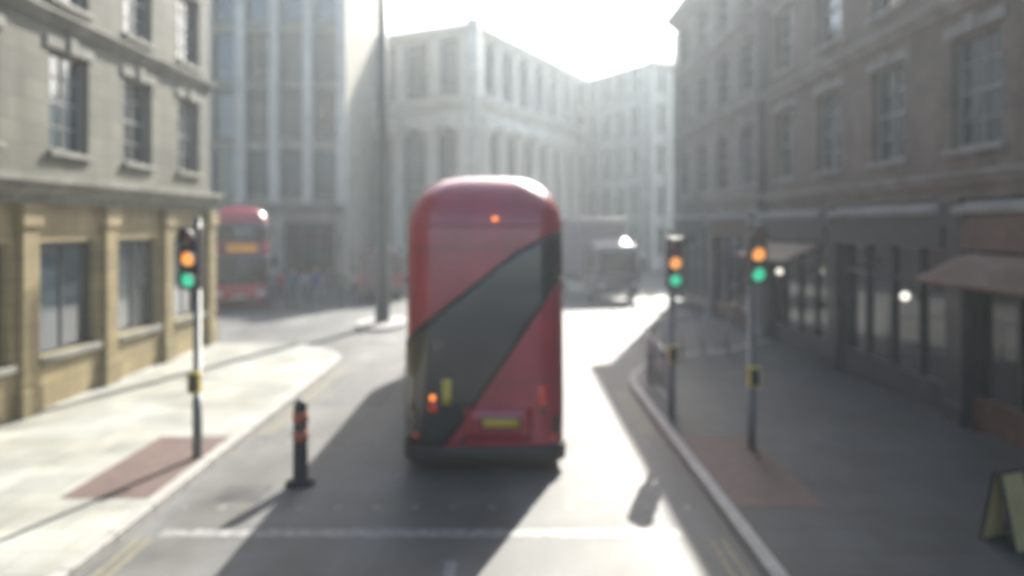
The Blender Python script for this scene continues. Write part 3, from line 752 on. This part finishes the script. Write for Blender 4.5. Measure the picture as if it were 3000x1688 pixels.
# ------------------------------------------------------------ people
def skin_mesh(name, joints, edges, m, sub=2):
    me = bpy.data.meshes.new(name); me.from_pydata([j[0] for j in joints], edges, [])
    o = bpy.data.objects.new('tmp', me); C.objects.link(o)
    sk = o.modifiers.new('s', 'SKIN'); ss = o.modifiers.new('u', 'SUBSURF'); ss.levels = sub; ss.render_levels = sub
    for v, j in zip(me.skin_vertices[0].data, joints):
        v.radius = j[1] if isinstance(j[1], tuple) else (j[1], j[1])
    me.skin_vertices[0].data[0].use_root = True
    bpy.context.view_layer.update()
    dg = bpy.context.evaluated_depsgraph_get()
    r = bpy.data.meshes.new_from_object(o.evaluated_get(dg)); r.name = name
    bpy.data.objects.remove(o); r.materials.clear(); r.materials.append(m)
    for p in r.polygons: p.use_smooth = True
    return r
def person(label, x, y, rz, top, legs, hair, h=1.72, stride=.28, skirt=False, phase=1, z=0, bag=None, skin=(.45, .3, .22)):
    t = thing('person', label, 'person', (x, y, z), rz, 'pedestrians beyond the junction')
    k = h/1.72
    st = stride*phase
    hipz = .92*k
    # joints (facing -y)
    J = {'pel': (0, 0, .95*k), 'wst': (0, .0, 1.08*k), 'chs': (0, .01, 1.30*k), 'nck': (0, .0, 1.45*k), 'nk2': (0, -.01, 1.52*k), 'hd': (0, -.02, 1.60*k), 'tp': (0, -.01, 1.685*k)}
    for sg, n_ in ((-1, 'l'), (1, 'r')):
        f = st*sg
        J['hp'+n_] = (sg*.09, 0, .90*k); J['kn'+n_] = (sg*.10, -f*.55-.03, .50*k); J['an'+n_] = (sg*.10, -f*.9+(.06 if f < 0 else 0), .09*k); J['to'+n_] = (sg*.115, -f*.9-.16+(.06 if f < 0 else 0), .035)
        J['sh'+n_] = (sg*.18, .01, 1.40*k); J['el'+n_] = (sg*.235, f*.35+.03, 1.13*k); J['wr'+n_] = (sg*.23, f*.75-.04, .90*k); J['hn'+n_] = (sg*.225, f*.8-.07, .82*k)
    sk = mat('skin', skin, .55, var=.06)
    names = ['pel', 'wst', 'chs', 'nck', 'nk2', 'hd', 'tp']; rad = [.12, .11, .13, .06, .055, .085, .06]
    E = [(0, 1), (1, 2), (2, 3), (3, 4), (4, 5), (5, 6)]
    for n_ in 'lr':
        i = len(names); names += ['hp'+n_, 'kn'+n_, 'an'+n_, 'to'+n_]; rad += [.085, .055, .04, .035]
        E += [(0, i), (i, i+1), (i+1, i+2), (i+2, i+3)]
        i = len(names); names += ['sh'+n_, 'el'+n_, 'wr'+n_, 'hn'+n_]; rad += [.055, .042, .03, .038]
        E += [(2, i), (i, i+1), (i+1, i+2), (i+2, i+3)]
    inst('body', skin_mesh('body', [(J[a], r*k) for a, r in zip(names, rad)], E, sk), t)
    tm = mat('clothing', top, .85, var=.15, scale=12)
    names = ['pel', 'wst', 'chs', 'nck']; rad = [.155, .14, .16, .08]; E = [(0, 1), (1, 2), (2, 3)]
    for n_ in 'lr':
        i = len(names); names += ['sh'+n_, 'el'+n_, 'wr'+n_]; rad += [.075, .06, .048]; E += [(2, i), (i, i+1), (i+1, i+2)]
    J2 = dict(J); J2['pel'] = (0, 0, .86*k)
    inst('coat', skin_mesh('coat', [(J2[a], r*k) for a, r in zip(names, rad)], E, tm), t)
    lm = mat('clothing', legs, .85, var=.15, scale=12)
    names = ['pel']; rad = [.13]; E = []
    for n_ in 'lr':
        i = len(names); names += ['hp'+n_, 'kn'+n_, 'an'+n_]; rad += [.10, .075, .06]; E += [(0, i), (i, i+1), (i+1, i+2)]
    inst('trousers', skin_mesh('trousers', [(J[a], r*k) for a, r in zip(names, rad)], E, lm), t)
    for n_ in 'lr':
        a = Vector(J['an'+n_]); b_ = Vector(J['to'+n_])
        inst('shoe', skin_mesh('shoe', [((a.x, a.y+.05, .045), .042), ((a.x, a.y-.05, .05), .045), ((b_.x, b_.y-.03, .035), .035)], [(0, 1), (1, 2)], M['rubber'], 1), t)
    b = MB(); P = []
    hc = Vector(J['hd'])+Vector((0, .012, .045))
    for i in range(8):
        a = math.pi*.5*i/7*1.25; P.append([(hc.x+.092*k*math.sin(a)*math.cos(q), hc.y+.108*k*math.sin(a)*math.sin(q), hc.z+.095*k*math.cos(a)-(.05*max(0, math.sin(q)) if i > 4 else 0)+(.05*max(0, -math.sin(q)) if i > 5 else 0)) for q in [2*math.pi*j/18 for j in range(18)]])
    b.grid(P, closed=True); b.build('hair', mat('hair', hair, .6, var=.2), t)
    for sg in (-1, 1):
        b = MB(); b.tube([(sg*.03, hc.y-.115, hc.z-.03), (sg*.03, hc.y-.10, hc.z-.03)], .009, 6); b.build('eye', M['black'], t)
    if bag:
        q = MB(); q.box(-.15, .15, .13, .27, 1.0*k, 1.42*k, .05); tag(q.build('backpack', mat('bag', bag, .8), None), None, None).location = (x, y, z)
        bpy.data.objects['backpack' if 'backpack' in bpy.data.objects else 'backpack'].rotation_euler = (0, 0, rz)
    return t
def at(px, y): return (px-1287.5)/PX*y
ppl = [
 (675, 33.2, 10, (.05, .09, .12), (.03, .035, .05), 'pedestrian in a dark teal coat, leftmost walker beside the distant red bus', 1.78, 1),
 (708, 34.0, 170, (.30, .05, .07), (.04, .04, .05), 'pedestrian in a dark red coat near the distant red bus', 1.68, -1),
 (735, 33.4, 20, (.06, .13, .14), (.05, .05, .06), 'pedestrian in a grey green jacket, walking towards the camera', 1.74, 1),
 (768, 34.6, 190, (.28, .29, .33), (.07, .08, .11), 'pedestrian in a pale grey coat, seen from behind', 1.66, 1),
 (795, 33.8, -15, (.07, .08, .22), (.03, .03, .05), 'pedestrian in a navy blue jacket in the middle of the group', 1.8, -1),
 (830, 35.2, 165, (.10, .10, .11), (.05, .05, .06), 'pedestrian in a charcoal coat right of the navy jacket', 1.72, 1),
 (858, 34.2, 15, (.13, .17, .12), (.04, .05, .07), 'pedestrian in an olive green jacket, towards the right of the group', 1.7, -1),
 (890, 35.4, 200, (.35, .30, .26), (.04, .05, .08), 'pedestrian in a beige coat, rightmost of the group', 1.69, 1),
]
for px, y, rz, top, legs, lab, h, ph in ppl:
    person(lab, at(px, y), y, R(rz), top, legs, random.choice([(.03, .02, .015), (.09, .05, .025), (.2, .14, .07)]), h, phase=ph)

# ------------------------------------------------------------ haze
hz = MB(); hz.box(-410, 410, -210, 610, -1, 30)
hm_ = bpy.data.materials.new('haze'); hm_.use_nodes = True; nn = hm_.node_tree.nodes; nn.clear()
vo = nn.new('ShaderNodeVolumePrincipled'); ou = nn.new('ShaderNodeOutputMaterial')
vo.inputs['Color'].default_value = (.86, .95, 1, 1); vo.inputs['Density'].default_value = .0023; vo.inputs['Anisotropy'].default_value = .62
hm_.node_tree.links.new(vo.outputs[0], ou.inputs['Volume'])
ho = hz.build('haze', hm_); ho['kind'] = 'stuff'
